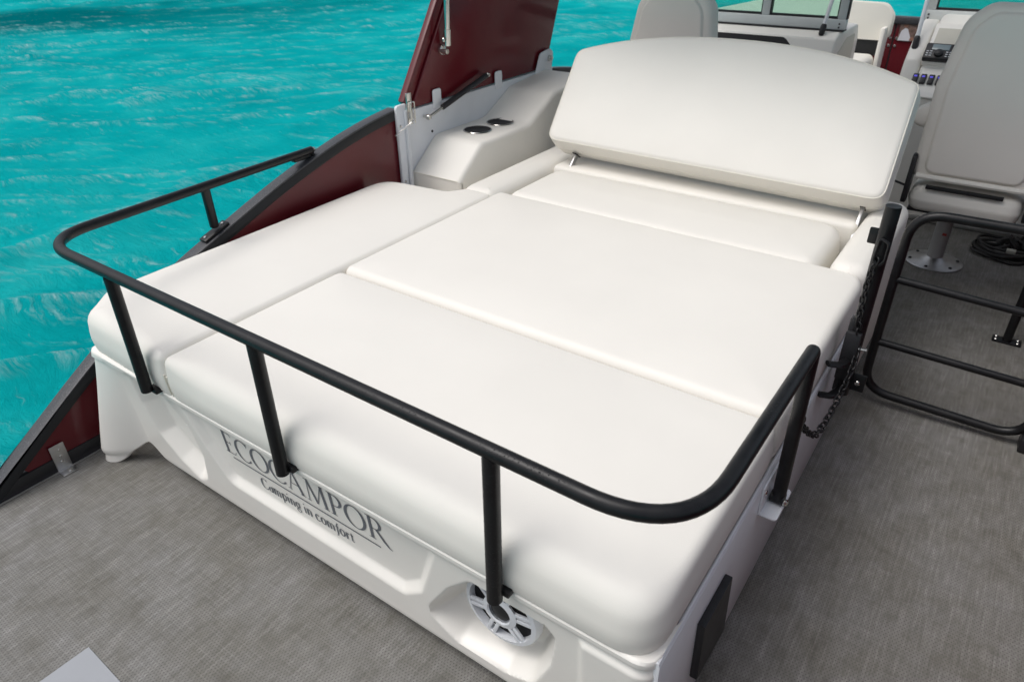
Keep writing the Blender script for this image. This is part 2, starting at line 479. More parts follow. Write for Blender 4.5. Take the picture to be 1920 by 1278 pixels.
# ================================================================== SETTING
# ---- water: rings round the boat, fine near it, coarse far off
def make_water():
    nA = 900
    rad = [0.0]; rr = .9; 
    rads = [.9]
    while rads[-1] < 60: rads.append(rads[-1]+max(.035, rads[-1]*.0135))
    while rads[-1] < 4500: rads.append(rads[-1]*1.18)
    A = np.linspace(0, 2*np.pi, nA, endpoint=False)
    rg = np.array(rads); RR, AA = np.meshgrid(rg, A, indexing='ij')
    X = RR*np.cos(AA)-1.0; Y = RR*np.sin(AA)+1.5
    rs = np.random.RandomState(7)
    Z = np.zeros_like(X); C = np.zeros_like(X)
    # domain warp
    wx = .35*np.sin(.9*X+.5*Y+1)+.22*np.sin(2.1*Y-1.1*X+2); wy = .35*np.sin(.8*Y-.6*X)+.22*np.sin(1.9*X+1.3*Y)
    def vnoise(x, y, seed):                                # smooth value noise
        r_ = np.random.RandomState(seed); tab = r_.rand(256, 256)
        xi = np.floor(x).astype(int); yi = np.floor(y).astype(int); fx = x-xi; fy = y-yi
        fx = fx*fx*(3-2*fx); fy = fy*fy*(3-2*fy)
        g_ = lambda i_, j_: tab[i_ % 256, j_ % 256]
        return (g_(xi, yi)*(1-fx)+g_(xi+1, yi)*fx)*(1-fy)+(g_(xi, yi+1)*(1-fx)+g_(xi+1, yi+1)*fx)*fy
    # (ridge direction, spacing, height, warp)
    for q, (ang, lam, amp, wp) in enumerate(((76, 2.1, .15, .9), (60, 1.25, .090, .7), (46, .72, .042, .45), (36, .40, .017, .3), (44, .24, .008, .2))):
        th = R(ang+90); u = X*np.cos(th)+Y*np.sin(th); w_ = -X*np.sin(th)+Y*np.cos(th)
        u2_ = u/lam+wp*(vnoise(w_/(lam*1.6), u/(lam*1.4), 11+q)*2-1)+.35*wp*(vnoise(w_/(lam*.5), u/(lam*.5), 31+q)*2-1)
        rid = 1-np.abs(np.sin(np.pi*u2_))
        mod = np.clip(vnoise(w_/(lam*2.8)+7, u/(lam*1.3)+3, 51+q)*2.0-.55, 0, 1)
        fade = np.clip((lam*60-RR)/(lam*40), 0, 1)
        Z += amp*(rid**1.6-.3)*mod*fade
        if q < 4: C = np.maximum(C, rid**(5 if q < 2 else 4)*mod*(1.0, .95, .8, .55)[q]*fade)
    Z -= .62
    V = np.stack([X.ravel(), Y.ravel(), Z.ravel()], 1)
    nR = len(rads); f = []
    i, j = np.meshgrid(np.arange(nR-1), np.arange(nA), indexing='ij')
    a = (i*nA+j).ravel(); b = (i*nA+(j+1) % nA).ravel()
    F = np.stack([a, a+nA, b+nA, b], 1)
    V = np.vstack([V, [[-1.0, 1.5, -.62]]])
    me = bpy.data.meshes.new('water')
    cen = len(V)-1
    faces = F.tolist()+[(cen, jj, (jj+1) % nA) for jj in range(nA)]
    me.from_pydata(V.tolist(), [], faces)
    at = me.attributes.new('crest', 'FLOAT', 'POINT')
    at.data.foreach_set('value', np.append(C.ravel(), 0).astype(np.float32))
    me.update()
    o = link('water', me, 'water'); me.polygons.foreach_set('use_smooth', [True]*len(me.polygons))
    return struct(o)
make_water()

XL, XR = -2.155, .425          # inner faces of the side walls
dk = struct(boxo('deck', XL-.03, XR+.06, -2.4, 6.62, -.05, 0, 'deck', bev=0))
bm = bmesh.new()
for cx in (-1.72, -.05):
    tube(bm, [(cx, -2.2, -.45), (cx, 5.6, -.45), (cx, 6.3, -.36), (cx, 6.7, -.22)], [.31, .31, .22, .06], 24)
box(bm, XL-.02, XR+.05, -2.36, 6.6, -.14, -.054)
struct(link('hull', bm, 'alu'))

# ---- left aft side wall: maroon panel under a curved black speckled rail
capz = [(.30, -.005), (.384, .060), (.60, .205), (.77, .318), (.95, .415), (1.15, .503), (1.33, .565), (1.56, .648), (1.75, .702), (1.90, .740), (2.06, .771), (2.20, .786)]
def wall_z(y):
    ys = [p[0] for p in capz]; zs = [p[1] for p in capz]
    return float(np.interp(y, ys, zs))
def smooth_curve(pts, n=60):
    ys = np.array([p[0] for p in pts]); zs = np.array([p[1] for p in pts])
    yy = np.linspace(ys[0], ys[-1], n); zz = np.interp(yy, ys, zs)
    for _ in range(12): zz[1:-1] = (zz[:-2]+2*zz[1:-1]+zz[2:])/4
    return list(zip(yy.tolist(), zz.tolist()))
def wall_strip(bm, curve, x0, x1, lo, hi, bev=.004):
    """band under a curve: from hi to lo below it"""
    poly = [(y, z+hi) for y, z in curve]+[(y, max(z+lo, .004)) for y, z in reversed(curve)]
    prism(bm, poly, 'x', x0, x1, bev)
cur = smooth_curve(capz)
w = thing('side_wall', 'maroon side wall with a curving black speckled top rail left of the sun pad', 'side wall', (-2.18, 1.2, 0))
bm = bmesh.new(); wall_strip(bm, cur, XL-.050, XL+.001, -.007, 0, .002); link('top_rail', bm, 'cap', w)
bm = bmesh.new(); wall_strip(bm, [c for c in cur if c[0] > .33], XL-.046, XL, -.044, -.0072, .002); link('rail_lip', bm, 'rail_black', w)
bm = bmesh.new(); poly = [(y, z-.0445) for y, z in cur if z-.0445 > .052]
poly = poly+[(poly[-1][0], .052), (poly[0][0]+.01, .052)]
prism(bm, poly, 'x', XL-.030, XL-.006, 0); link('panel', bm, 'maroon', w)
boxo('bottom_rail', XL-.030, XL-.001, .36, 2.19, .004, .0515, 'black', w, .003)
boxo('deck_trim', XL, XL+.006, .36, 2.19, .0005, .006, 'alu', w, .001)
# angle bracket
bk = boxo('angle_bracket', XL-.0005, XL+.003, .540, .584, .004, .098, 'alu', w, .001)
bm = bmesh.new(); box(bm, XL+.003, XL+.036, .540, .584, .001, .004, .001); link('foot', bm, 'alu', bk)
for z in (.035, .055, .078): screw('screw', (XL+.003, .562+.004*(z-.05)/.03, z), .004, (1, 0, 0), bk)
screw('screw', (XL+.024, .566, .004), .005, (0, 0, 1), bk)
settle(w)

# ---- white post and inner lining, the hinged maroon side gate above
w = thing('wall_lining', 'white metal inner lining and post behind the cup holder armrest', 'wall lining', (-2.14, 2.7, 0))
bm = bmesh.new()
prism(bm, round_poly([(2.185, .004), (2.245, .004), (2.245, .800), (2.185, .800)], [.002, .002, .004, .018]), 'x', XL-.001, XL+.014, .004)
p_ = link('post', bm, 'white_metal', w)
boxo('post_rib', XL+.0142, XL+.026, 2.225, 2.243, .004, .775, 'white_metal', p_, .003)
for z in (.475, .715): screw('screw', (XL+.014, 2.2, z), .006, (1, 0, 0), p_)
bm = bmesh.new()
prism(bm, [(2.247, .004), (3.42, .004), (3.42, .762), (2.247, .762)], 'x', XL-.03, XL+.004, .002); pl_ = link('panel', bm, 'white_metal', w)
screw('plug', (XL+.004, 2.41, .646), .006, (1, 0, 0), pl_, 'dark_hole')
settle(w)
g = thing('side_gate', 'raised maroon side gate with raked edges hinged above the white lining', 'gate', (-2.17, 2.8, .76))
slab = [(2.300, .766), (3.37, .766), (3.68, 1.56), (2.84, 1.56)]
bm = bmesh.new(); prism(bm, round_poly(slab, [.01, .01, .03, .03], 4), 'x', XL-.045, XL-.004, .006); link('panel', bm, 'maroon', g)
bm = bmesh.new(); prism(bm, [(2.262, .80), (2.296, .766), (2.832, 1.56), (2.79, 1.56)], 'x', XL-.050, XL-.014, .006); link('edge_flange', bm, 'maroon', g)
for y in (2.455, 2.92):
    bm = bmesh.new(); prism(bm, round_poly([(y-.028, .74), (y+.028, .74), (y+.028, .822), (y-.028, .822)], [.002, .002, .014, .014], 4), 'x', XL+.0045, XL+.009, .001); link('stop_tab', bm, 'white_metal', g)
bm = bmesh.new(); prism(bm, round_poly([(3.24, .745), (3.40, .745), (3.415, .84), (3.385, .862), (3.29, .85)], [.004, .004, .02, .02, .03], 4), 'x', XL+.0045, XL+.010, .001)
hb = link('pivot_bracket', bm, 'white_metal', g)
bm = bmesh.new(); lathe(bm, [(.016, 0), (.016, .012), (.010, .014), (.010, .020), (0, .021)], (XL+.010, 3.375, .815), 12, Matrix.Rotation(R(90), 4, 'Y')); link('pivot_bolt', bm, 'chrome', hb)
# latch at the rear lower corner
lt = boxo('latch', XL+.0265, XL+.034, 2.232, 2.262, .715, .845, 'chrome', g, .002)
tubeo('latch_loop', fillet([(XL+.045, 2.238, .72), (XL+.046, 2.238, .81), (XL+.046, 2.262, .81), (XL+.045, 2.262, .72)], .008), .0028, 'chrome', lt, 8)
tubeo('latch_pin', [(XL+.02, 2.16, .685), (XL+.05, 2.25, .735)], .0028, 'chrome', lt, 8)
bm = bmesh.new(); box(bm, XL+.034, XL+.044, 2.236, 2.258, .74, .765, .002); link('latch_body', bm, 'alu', lt)
# gas strut across lining and gate
gs = tubeo('gas_strut', [(XL+.032, 2.46, .745), (XL+.032, 2.79, .825)], .0125, 'black', g, 14)
tubeo('strut_rod', [(XL+.032, 2.37, .723), (XL+.032, 2.46, .745)], .006, 'chrome', gs, 10)
for y, z in ((2.362, .722), (2.798, .827)):
    bm = bmesh.new(); lathe(bm, [(0, .0), (.006, .0), (.006, .022), (.012, .026), (.013, .036), (.008, .045), (0, .047)], (XL-.002, y, z), 12, Matrix.Rotation(R(90), 4, 'Y')); link('ball_stud', bm, 'chrome', gs)
settle(g)
g = thing('added_canopy', 'unseen canopy added for shade, on a shiny steel leg with a swivel foot bolted to the maroon side gate', 'canopy', (XL+.02, 2.52, .98))  # canopy added above the view to darken the cockpit; only its port leg shows
CZ = 2.08
leg = tubeo('leg', [(XL+.035, 2.515, 1.03), (XL+.10, 2.49, 1.72), (XL+.12, 2.48, CZ-.03)], .0125, 'chrome', g, 14)
tubeo('leg', [(XR-.03, 2.515, .75), (XR-.08, 2.50, 1.72), (XR-.10, 2.48, CZ-.03)], .0125, 'chrome', g, 14)
tubeo('socket', [(XL+.033, 2.516, .995), (XL+.038, 2.514, 1.06)], .016, 'chrome', leg, 14)
bm = bmesh.new(); lathe(bm, [(0, 0), (.022, 0), (.022, .012), (.012, .02), (0, .022)], (XL-.002, 2.515, .975), 16, Matrix.Rotation(R(90), 4, 'Y')); link('swivel_foot', bm, 'chrome', leg)
bm = bmesh.new(); lathe(bm, [(0, 0), (.011, 0), (.011, .03), (0, .032)], (XL+.015, 2.50, .972), 12, Matrix.Rotation(R(90), 4, 'Y')); link('swivel_pin', bm, 'chrome', leg)
screw('set_screw', (XL+.035, 2.49, 1.02), .009, (0, -1, 0), leg)
boxo('added_canvas', XL+.02, XR-.02, 2.40, 4.10, CZ, CZ+.02, 'added_canvas', g, .008)  # unseen sheet, sized for the shade it throws on the helm area
for y in (2.45, 3.3, 4.05): tubeo('bow', fillet([(XL+.03, y, CZ-.30 if y > 3 else CZ-.10), (XL+.05, y, CZ-.016), (XR-.05, y, CZ-.016), (XR-.03, y, CZ-.30 if y > 3 else CZ-.10)], .12), .0125, 'chrome', g, 12)
settle(g)

# ---- the rest of the side walls and the bow gate
def gunwale(name, label, x0, x1, y0, y1, zt):
    t = thing(name, label, 'side wall', ((x0+x1)/2, (y0+y1)/2, 0))
    boxo('panel', x0+.006, x1-.006, y0, y1, .004, zt-.036, 'maroon', t, 0)
    boxo('top_rail', x0-.006, x1+.006, y0, y1, zt-.035, zt, 'cap', t, .008)
    settle(t); return t
t = thing('side_wall', 'maroon side wall with black cap dropping away behind the big backrest', 'side wall', (-2.17, 4.5, 0))
fc = smooth_curve([(3.425, .755), (3.50, .752), (3.60, .735), (3.75, .70), (3.9, .69), (6.5, .69)], 70)
bm = bmesh.new(); wall_strip(bm, fc, XL-.05, XL-.002, -.034, 0, .006); link('top_rail', bm, 'cap', t)
bm = bmesh.new(); poly = [(y, z-.0345) for y, z in fc]+[(6.5, .004), (3.425, .004)]; prism(bm, poly, 'x', XL-.03, XL-.006); link('panel', bm, 'maroon', t)
settle(t)
gunwale('side_wall', 'maroon side wall with black cap beyond the helm chair', XR, XR+.05, -.3, 6.5, .70)

t = thing('bow_gate', 'maroon bow gate with black rail and a flat stand-in for a view of a person, past the console', 'gate', (-.87, 6.5, 0))
boxo('panel', XL, -.985, 6.50, 6.53, .03, .70, 'maroon', t, .003)
boxo('hinge_strip', -.984, -.976, 6.504, 6.526, .03, .70, 'black', t, 0)
boxo('panel', -.975, XR, 6.50, 6.53, .03, .70, 'maroon', t, .003)
boxo('top_rail', XL-.04, XR+.04, 6.48, 6.55, .702, .755, 'cap', t, .01)
boxo('bottom_rail', XL, XR, 6.49, 6.54, 0.002, .028, 'black', t, .002)
for x in (-1.002, -.958):
    for z in (.545, .60): screw('bolt', (x, 6.50, z), .011, (0, -1, 0), t)
pic = boxo('view_stand_in', -.950, -.80, 6.492, 6.4985, .585, .725, 'view_brown', t, .001)  # flat coloured panel in place of a view of a person at the gate
def flat_y(name, poly, y, mat, parent):
    bm = bmesh.new(); prism(bm, poly, 'y', y-.001, y); return link(name, bm, mat, parent, False)
flat_y('view_shirt', [(-.948, .588), (-.935, .655), (-.912, .678), (-.893, .672), (-.872, .63), (-.852, .588)], 6.4915, 'view_white', pic)
flat_y('view_head', round_poly([(-.925, .680), (-.895, .680), (-.89, .722), (-.922, .722)], .014, 4), 6.4915, 'view_skin', pic)
flat_y('view_arm', [(-.868, .590), (-.835, .590), (-.84, .61), (-.862, .618)], 6.4905, 'view_skin', pic)
settle(t)

# ================================================================== SUN BED
bed = thing('sun_bed', 'large white upholstered sun pad on a white moulded base with raised backrest', 'sun bed', (-1.1, 1.6, 0))
XS = -.228                        # outer side of the base
def smst(a, b, x):
    t = np.clip((x-a)/(b-a), 0, 1); return t*t*(3-2*t)
rec_a = round_poly([(-1.875, .395), (-1.70, .375), (-1.615, .30), (-1.600, .20), (-1.632, .09), (-1.68, .060), (-1.76, .105), (-1.83, .175), (-1.862, .28)], [.02, .03, .04, .05, .03, .03, .05, .05, .05])
rec_b = round_poly([(-1.620, .372), (-1.565, .255), (-1.50, .148), (-.850, .140), (-.785, .195), (-.722, .372)], [.01, .06, .05, .04, .05, .01])
rec_c = round_poly([(-.785, .135), (-.70, .275), (-.635, .345), (-.455, .345), (-.430, .32), (-.445, .22), (-.49, .11), (-.56, .082), (-.70, .080)], [.04, .05, .04, .02, .02, .05, .05, .05, .05])
def fascia_y(x, z, rec=True):
    x = np.asarray(x, float); z = np.asarray(z, float)
    y = .722+(.40-z)*.068
    f = smst(-1.93, -2.085, x); y = y-f*.104*np.clip(1-z/.40, 0, 1)
    y = y-.008*smst(.379, .385, z)                         # rolled lip along the top
    y = y-.010*smst(-.385, -.365, x)*smst(.375, .36, z)
    dx = np.clip((x+.272)/.040, 0, 1); y = y+.035*(1-np.sqrt(np.clip(1-dx*dx, 0, 1)))
    db = np.clip((.055-z)/.03, 0, 1); y = y+.012*db*db
    if rec:
        P = np.stack([x.ravel(), z.ravel()], 1)
        for poly, dep, wd in ((rec_a, .042, .042), (rec_b, .020, .024), (rec_c, .078, .034)):
            s = poly_dist(P, poly).reshape(x.shape)
            t_ = np.clip(-s/wd, 0, 1); y = y+dep*(.75*t_+.25*t_*t_*(3-2*t_))
    return y
nx, nzr = 470, 84
xs = np.linspace(-2.108, XS-.004, nx)
zb = .030-.030*smst(-1.995, -2.05, xs)+.058*np.exp(-((xs+1.935)/.060)**2)
tt = np.linspace(0, 1, nzr)
GX = np.repeat(xs[:, None], nzr, 1); GZ = zb[:, None]+(.40-zb[:, None])*tt[None, :]
GX = GX+.050*smst(-1.90, -2.105, GX)*np.clip(GZ/.40, 0, 1)
GY = fascia_y(GX, GZ)
dl_ = np.clip((-2.083-xs)/.025, 0, 1)[:, None]; GY = GY+.02*(1-np.sqrt(np.clip(1-dl_*dl_, 0, 1)))
cols = [(GX[:, :1], GY[:, :1]+.045, GZ[:, :1]+.012), (GX[:, :1], GY[:, :1]+.006, GZ[:, :1]-.003), (GX, GY, GZ),
        (GX[:, -1:], GY[:, -1:]+.004, GZ[:, -1:]+.005), (GX[:, -1:], GY[:, -1:]+.012, GZ[:, -1:]+.007), (GX[:, -1:], GY[:, -1:]+.09, GZ[:, -1:]+.006)]
GX = np.hstack([c[0] for c in cols]); GY = np.hstack([c[1] for c in cols]); GZ = np.hstack([c[2] for c in cols]); nn = GX.shape[1]
V = np.stack([GX.ravel(), GY.ravel(), GZ.ravel()], 1)
i, j = np.meshgrid(np.arange(nx-1), np.arange(nn-1), indexing='ij'); a = (i*nn+j).ravel()
me = bpy.data.meshes.new('fascia'); me.from_pydata(V.tolist(), [], np.stack([a, a+nn, a+nn+1, a+1], 1).tolist()); me.update()
fas = link('fascia', me, 'gel', bed); me.polygons.foreach_set('use_smooth', [True]*len(me.polygons))
bm = bmesh.new(); box(bm, -2.085, XS-.012, .835, 2.20, .035, .392, .004); box(bm, -2.085, -.36, 2.2, 2.9, .02, .392, .004)
link('base', bm, 'gel', bed)
sp = boxo('side_panel', XS-.0115, XS, .735, 2.15, .012, .397, 'white_metal', bed, .003)
boxo('skirt', XS-.03, XS-.012, .76, 2.2, .002, .034, 'black', sp, .001)
tubeo('edge_bead', [(XS-.006, .735, .3985), (XS-.006, 2.1, .3985)], .0045, 'white_metal', sp, 8)
bm = bmesh.new(); prism(bm, [(.925, .302), (1.075, .301), (1.105, .095), (.94, .115)], 'x', XS+.0004, XS+.017, .002)
link('vent_cover', bm, 'black', bed)
# small white tab on the base's left recess
boxo('clip', -1.642, -1.622, .735, .742, .288, .292, 'gel', fas, .001)
screw('rivet', (-1.585, .737, .235), .004, (0, -1, 0), fas, 'gel')

# ---- speaker
def speaker():
    c = Vector((-.590, .775, .243)); rt = Matrix.Rotation(R(-90+4), 4, 'X')   # local +z faces aft
    rt = Matrix.Rotation(R(90), 4, 'X')
    s = bmesh.new()
    lathe(s, [(.094, -.012), (.094, .004), (.090, .010), (.080, .012), (.078, .004), (.078, -.010)], c, 48, rt)
    ring = link('speaker', s, 'white_metal', bed)
    s = bmesh.new(); lathe(s, [(.0785, -.004), (.06, -.012), (.03, -.016), (0, -.016)], c, 32, rt); link('cone', s, 'dark_hole', ring)
    s = bmesh.new(); lathe(s, [(.026, .004), (.040, .006), (.043, .012), (.030, .016), (.027, .013)], c, 32, rt); link('hub_ring', s, 'white_metal', ring)
    s = bmesh.new(); lathe(s, [(.0275, .002), (.024, .010), (.012, .014), (0, .015)], c, 24, rt); link('hub', s, 'black', ring)
    for k in range(6):
        a = R(60*k+12)
        for off in (-.0075, .0075):
            s = bmesh.new()
            box(s, .037, .082, off-.0045, off+.0045, .005, .0115, .001)
            bmesh.ops.transform(s, matrix=Matrix.Translation(c) @ rt @ Matrix.Rotation(a, 4, 'Z'), verts=s.verts)
            link('spoke', s, 'white_metal', ring)
speaker()

# ---- lettering
def strokes(gl):
    """serif letters, cap height 1; each stroke: list of (x, y, width)"""
    H = .035; T = .115; S = .022
    def ser(x, y, w=.11): return [(x-w, y, S*1.3), (x+w, y, S*1.3)]
    def arc(cx, cy, rx, ry, a0, a1, thin, thick, n=20):
        o = []
        for q in range(n+1):
            a = R(a0+(a1-a0)*q/n)
            o.append((cx+rx*math.cos(a), cy+ry*math.sin(a), thin+(thick-thin)*abs(math.cos(a))**1.5))
        return o
    D = {
     'E': (.60, [[(.14, 0, T), (.14, 1.06, T)], [(.0, 1.07, S), (.16, .99, H), (.50, .97, H)], [(.50, .97, H), (.53, .85, S)], [(.14, .52, H), (.40, .52, H)], [(.40, .60, S), (.40, .44, S)], [(.02, .02, H), (.50, .02, H), (.58, .18, S)]]),
     'C': (.74, [arc(.42, .49, .37, .49, 48, 318, .035, .11, 30), [(.68, .98, S), (.665, .76, S)]]),
     'O': (.86, [arc(.43, .49, .38, .49, 0, 360, .035, .12, 40)]),
     'A': (.80, [[(.08, 0, H), (.38, 1.0, H*1.1)], [(.36, 1.02, .07), (.68, 0, T)], [(.20, .36, H), (.56, .36, H)], ser(.08, .015, .09), ser(.68, .015, .12)]),
     'M': (1.0, [[(.12, 0, H), (.20, 1.0, H)], [(.20, 1.0, .08), (.50, .05, .10)], [(.50, .05, H), (.80, 1.0, H)], [(.80, 1.0, T), (.88, 0, T)], ser(.12, .015, .09), ser(.88, .015, .12), ser(.15, .985, .07), ser(.84, .985, .07)]),
     'P': (.62, [[(.15, 0, T), (.15, .98, T)], [(.15, .97, H)]+arc(.30, .72, .24, .25, 90, -90, .035, .11, 14)+[(.15, .47, H)], ser(.15, .015, .13), ser(.10, .985, .08)]),
     'R': (.86, [[(.15, 0, T), (.15, .98, T)], [(.15, .97, H)]+arc(.32, .73, .22, .24, 90, -90, .035, .11, 14)+[(.15, .49, H)], [(.36, .50, .09), (.62, .12, .11), (.78, -.06, .06), (.90, -.10, S)], ser(.15, .015, .13), ser(.10, .985, .08)]),
     'c': (.50, [arc(.26, .31, .21, .30, 42, 318, .07, .15, 20)]),
     'a': (.52, [arc(.23, .24, .17, .22, 0, 360, .07, .14, 20), [(.42, .60, .13), (.42, .06, .13), (.50, .02, .05)]]),
     'm': (.84, [[(.12, 0, .15), (.12, .62, .15)], [(.12, .45, .05), (.27, .61, .06), (.40, .50, .12), (.40, 0, .15)], [(.40, .45, .05), (.55, .61, .06), (.69, .50, .12), (.69, 0, .15)]]),
     'p': (.56, [[(.12, -.30, .13), (.12, .62, .15)], arc(.30, .31, .19, .29, 0, 360, .07, .14, 20)]),
     'i': (.28, [[(.13, 0, .13), (.13, .60, .13)], [(.13, .80, .12), (.13, .90, .12)]]),
     'n': (.56, [[(.12, 0, .15), (.12, .62, .15)], [(.12, .45, .05), (.28, .61, .06), (.42, .50, .12), (.42, 0, .15)]]),
     'g': (.54, [arc(.24, .36, .17, .24, 0, 360, .07, .14, 20), [(.41, .58, .06), (.50, .62, .06)], arc(.24, -.14, .20, .15, 0, 360, .05, .08, 20), [(.14, .14, .06), (.10, .04, .07), (.30, .0, .07)]]),
     'o': (.56, [arc(.27, .31, .21, .30, 0, 360, .07, .15, 24)]),
     'f': (.36, [[(.0, -.26, .05), (.12, -.24, .07), (.17, 0, .13), (.19, .72, .12), (.28, .94, .07), (.38, .92, .06)], [(.06, .58, .06), (.36, .58, .06)]]),
     'r': (.42, [[(.12, 0, .15), (.12, .62, .15)], [(.12, .42, .05), (.24, .60, .07), (.37, .55, .12)]]),
     't': (.36, [[(.15, .80, .08), (.15, .10, .13), (.26, .02, .06), (.34, .08, .05)], [(.03, .60, .06), (.32, .60, .06)]]),
     ' ': (.26, [])}
    return D[gl]
def place_text(text, x0, x1, zbase, h, extra=0.0, drop=0.0):
    adv = []; x = 0
    for ch in text:
        wd, st = strokes(ch); adv.append((x, st, 1.55 if ch == 'C' and h < .05 else 1.0)); x += wd+extra
    sx = (x1-x0)/(x-extra)
    bm = bmesh.new()
    for ox, st, bold in adv:
        for pts in st:
            ring = []
            n = len(pts)
            for q, (px, py, pw) in enumerate(pts):
                a = pts[max(0, q-1)]; b = pts[min(n-1, q+1)]
                dx, dy = b[0]-a[0], b[1]-a[1]; L = math.hypot(dx, dy) or 1
                nx_, ny_ = -dy/L*pw*bold/2, dx/L*pw*bold/2
                pair = []
                for s_ in (1, -1):
                    X_ = x0+(ox+px+nx_*s_)*sx; Z_ = zbase+(py+ny_*s_)*h
                    pair.append((X_, Z_))
                ring.append(pair)
            vs = []
            for pr_ in ring:
                vs.append([bm.verts.new((X_, .722+(.40-Z_)*.068+.020-.0012-drop, Z_)) for X_, Z_ in pr_])
            for p0, p1 in zip(vs, vs[1:]):
                try: bm.faces.new((p0[0], p0[1], p1[1], p1[0]))
                except ValueError: pass
        drop += .00001
    return bm
link('lettering', place_text('ECOCAMPOR', -1.492, -.884, .262, .076, .045), 'print', fas, False)
link('lettering', place_text('Camping in comfort', -1.366, -1.018, .192, .039, .02), 'print', fas, False)
bm = bmesh.new()
vs = [bm.verts.new((x, .722+(.40-z)*.068+.0188, z)) for x, z in ((-1.468, .2455), (-.922, .2385), (-.922, .2430), (-1.468, .2500))]; bm.faces.new(vs)
link('lettering_underline', bm, 'print', fas, False)

# ---- cushions
ZB = .402
def rect(x0, x1, y0, y1, r): return round_poly([(x0, y0), (x1, y0), (x1, y1), (x0, y1)], r, 7)
def aft_round(y0, big, small, xj):
    return lambda x, y: small+(big-small)*float(np.clip(1-(y-y0)/.16, 0, 1))**1.5*float(np.clip((abs(x-xj)-.02)/.13, 0, 1))
lc = round_poly([(-2.112, .835), (-2.030, .724), (-1.623, .712), (-1.623, 2.155), (-1.755, 2.155), (-1.80, 2.085), (-2.120, 2.055)], [.06, .05, .026, .034, .034, .05, .11], 7)
c1 = pado('cushion', lc, ZB, .535, .052, .012, 'vinyl', bed, rb=.012, ripple=.0012, step=.02, rfun=lambda x, y: min(aft_round(.712, .056, .024, -1.622)(x, y), .040+max(0, x+2.05)*.3))
c1['label'] = 'long narrow cushion against the maroon side wall'
c2 = pado('cushion', rect(-1.621, -.236, .712, 1.336, [.026, .085, .034, .034]), ZB, .533, .050, .014, 'vinyl', bed, rb=.012, ripple=.0012, step=.02, rfun=aft_round(.712, .058, .024, -1.622))
c2['label'] = 'cushion along the stern edge'
c3 = pado('cushion', rect(-1.620, -.236, 1.340, 2.190, [.034, .040, .085, .034]), ZB, .540, .028, .014, 'vinyl', bed, rb=.012, ripple=.0012, step=.024)
c3['label'] = 'middle cushion of the sun pad'
c4 = pado('cushion', rect(-1.60, -.385, 2.196, 2.60, [.052, .062, .11, .09]), ZB, .530, .046, .012, 'vinyl', bed, rb=.012, ripple=.001, step=.024)
c4['label'] = 'narrow headrest cushion under the backrest'
# seams on the stern faces of the two aft cushions
tubeo('seam', fillet([(-1.6285, .7165, .41), (-1.6285, .7125, .475)], .0), .0022, 'piping', c1, 6)
tubeo('seam', fillet([(-1.6155, .7165, .41), (-1.6155, .7125, .475)], .0), .0022, 'piping', c2, 6)
# cream rear box and armrests
boxo('rear_box', -1.635, -.358, 2.61, 3.02, .393, .525, 'vinyl', bed, .02, 3)
pado('armrest', rect(-1.815, -1.64, 2.165, 2.95, [.065, .06, .04, .04]), .30, .525, .052, .010, 'vinyl', bed, rb=.01)
ar = pado('armrest', rect(-.352, -.226, 2.165, 2.86, [.062, .062, .062, .062]), .03, .560, .044, .006, 'vinyl', bed, rb=.01)

# ---- backrest
LEAN = R(40)
BM = Matrix(((1, 0, 0, 0), (0, math.sin(LEAN), -math.cos(LEAN), 0), (0, math.cos(LEAN), math.sin(LEAN), 0), (0, 0, 0, 1)))
# local: x across, y up the cushion, z out of its face
BM = Matrix.Translation((0, 2.612, .632)) @ BM
def arch(x):
    t = (x+1.0)/.685
    return .548-.112*abs(t)**2.3
top = [(x, arch(x)) for x in np.linspace(-.312, -1.692, 21)]
bl = [(-1.676, .008), (-.298, -.004)]+top
rads = [.05, .05, .04]+[0]*19+[.05]
bpoly = round_poly(bl, rads, 6)
back = pado('backrest', bpoly, -.165, 0, .024, .018, 'vinyl', bed, mtx=BM, rb=.03, fall=.10, ripple=.0012, step=.03)
def loop_on(poly, inset, wz, r, name, parent):
    P = np.array(resample(poly, .03)); tg = np.roll(P, -1, 0)-np.roll(P, 1, 0); tg /= np.hypot(tg[:, 0], tg[:, 1])[:, None]
    Q = P-np.stack([tg[:, 1], -tg[:, 0]], 1)*inset
    return tubeo(name, [BM @ Vector((q[0], q[1], wz)) for q in Q], r, 'piping', parent, 6, closed=True)
loop_on(bpoly, .004, -.010, .0024, 'piping', back)
loop_on(bpoly, -.0035, -.085, .0024, 'piping', back)
for x, y0 in ((-1.565, 0), (-.375, 0)):
    sb = bmesh.new()
    d = (BM.to_3x3() @ Vector((0, -1, 0))).normalized()
    p1 = BM @ Vector((x+.01, -.004, -.098)); p0 = p1+Vector((-.02 if x < -1 else 0.0, -.11, -.15))
    q = (p0-p1).to_track_quat('Z', 'X').to_matrix().to_4x4(); L = (p0-p1).length
    box(sb, -.012, .012, -.006, .006, 0, L, .002, 2, Matrix.Translation(p1) @ q)
    st = link('support_strut', sb, 'alu', back)
    sl = bmesh.new(); box(sl, -.022, .022, -.010, .010, -.001, .004, .002, 2, Matrix.Translation(p1) @ q); link('strut_slot', sl, 'dark_hole', back)
settle(bed)

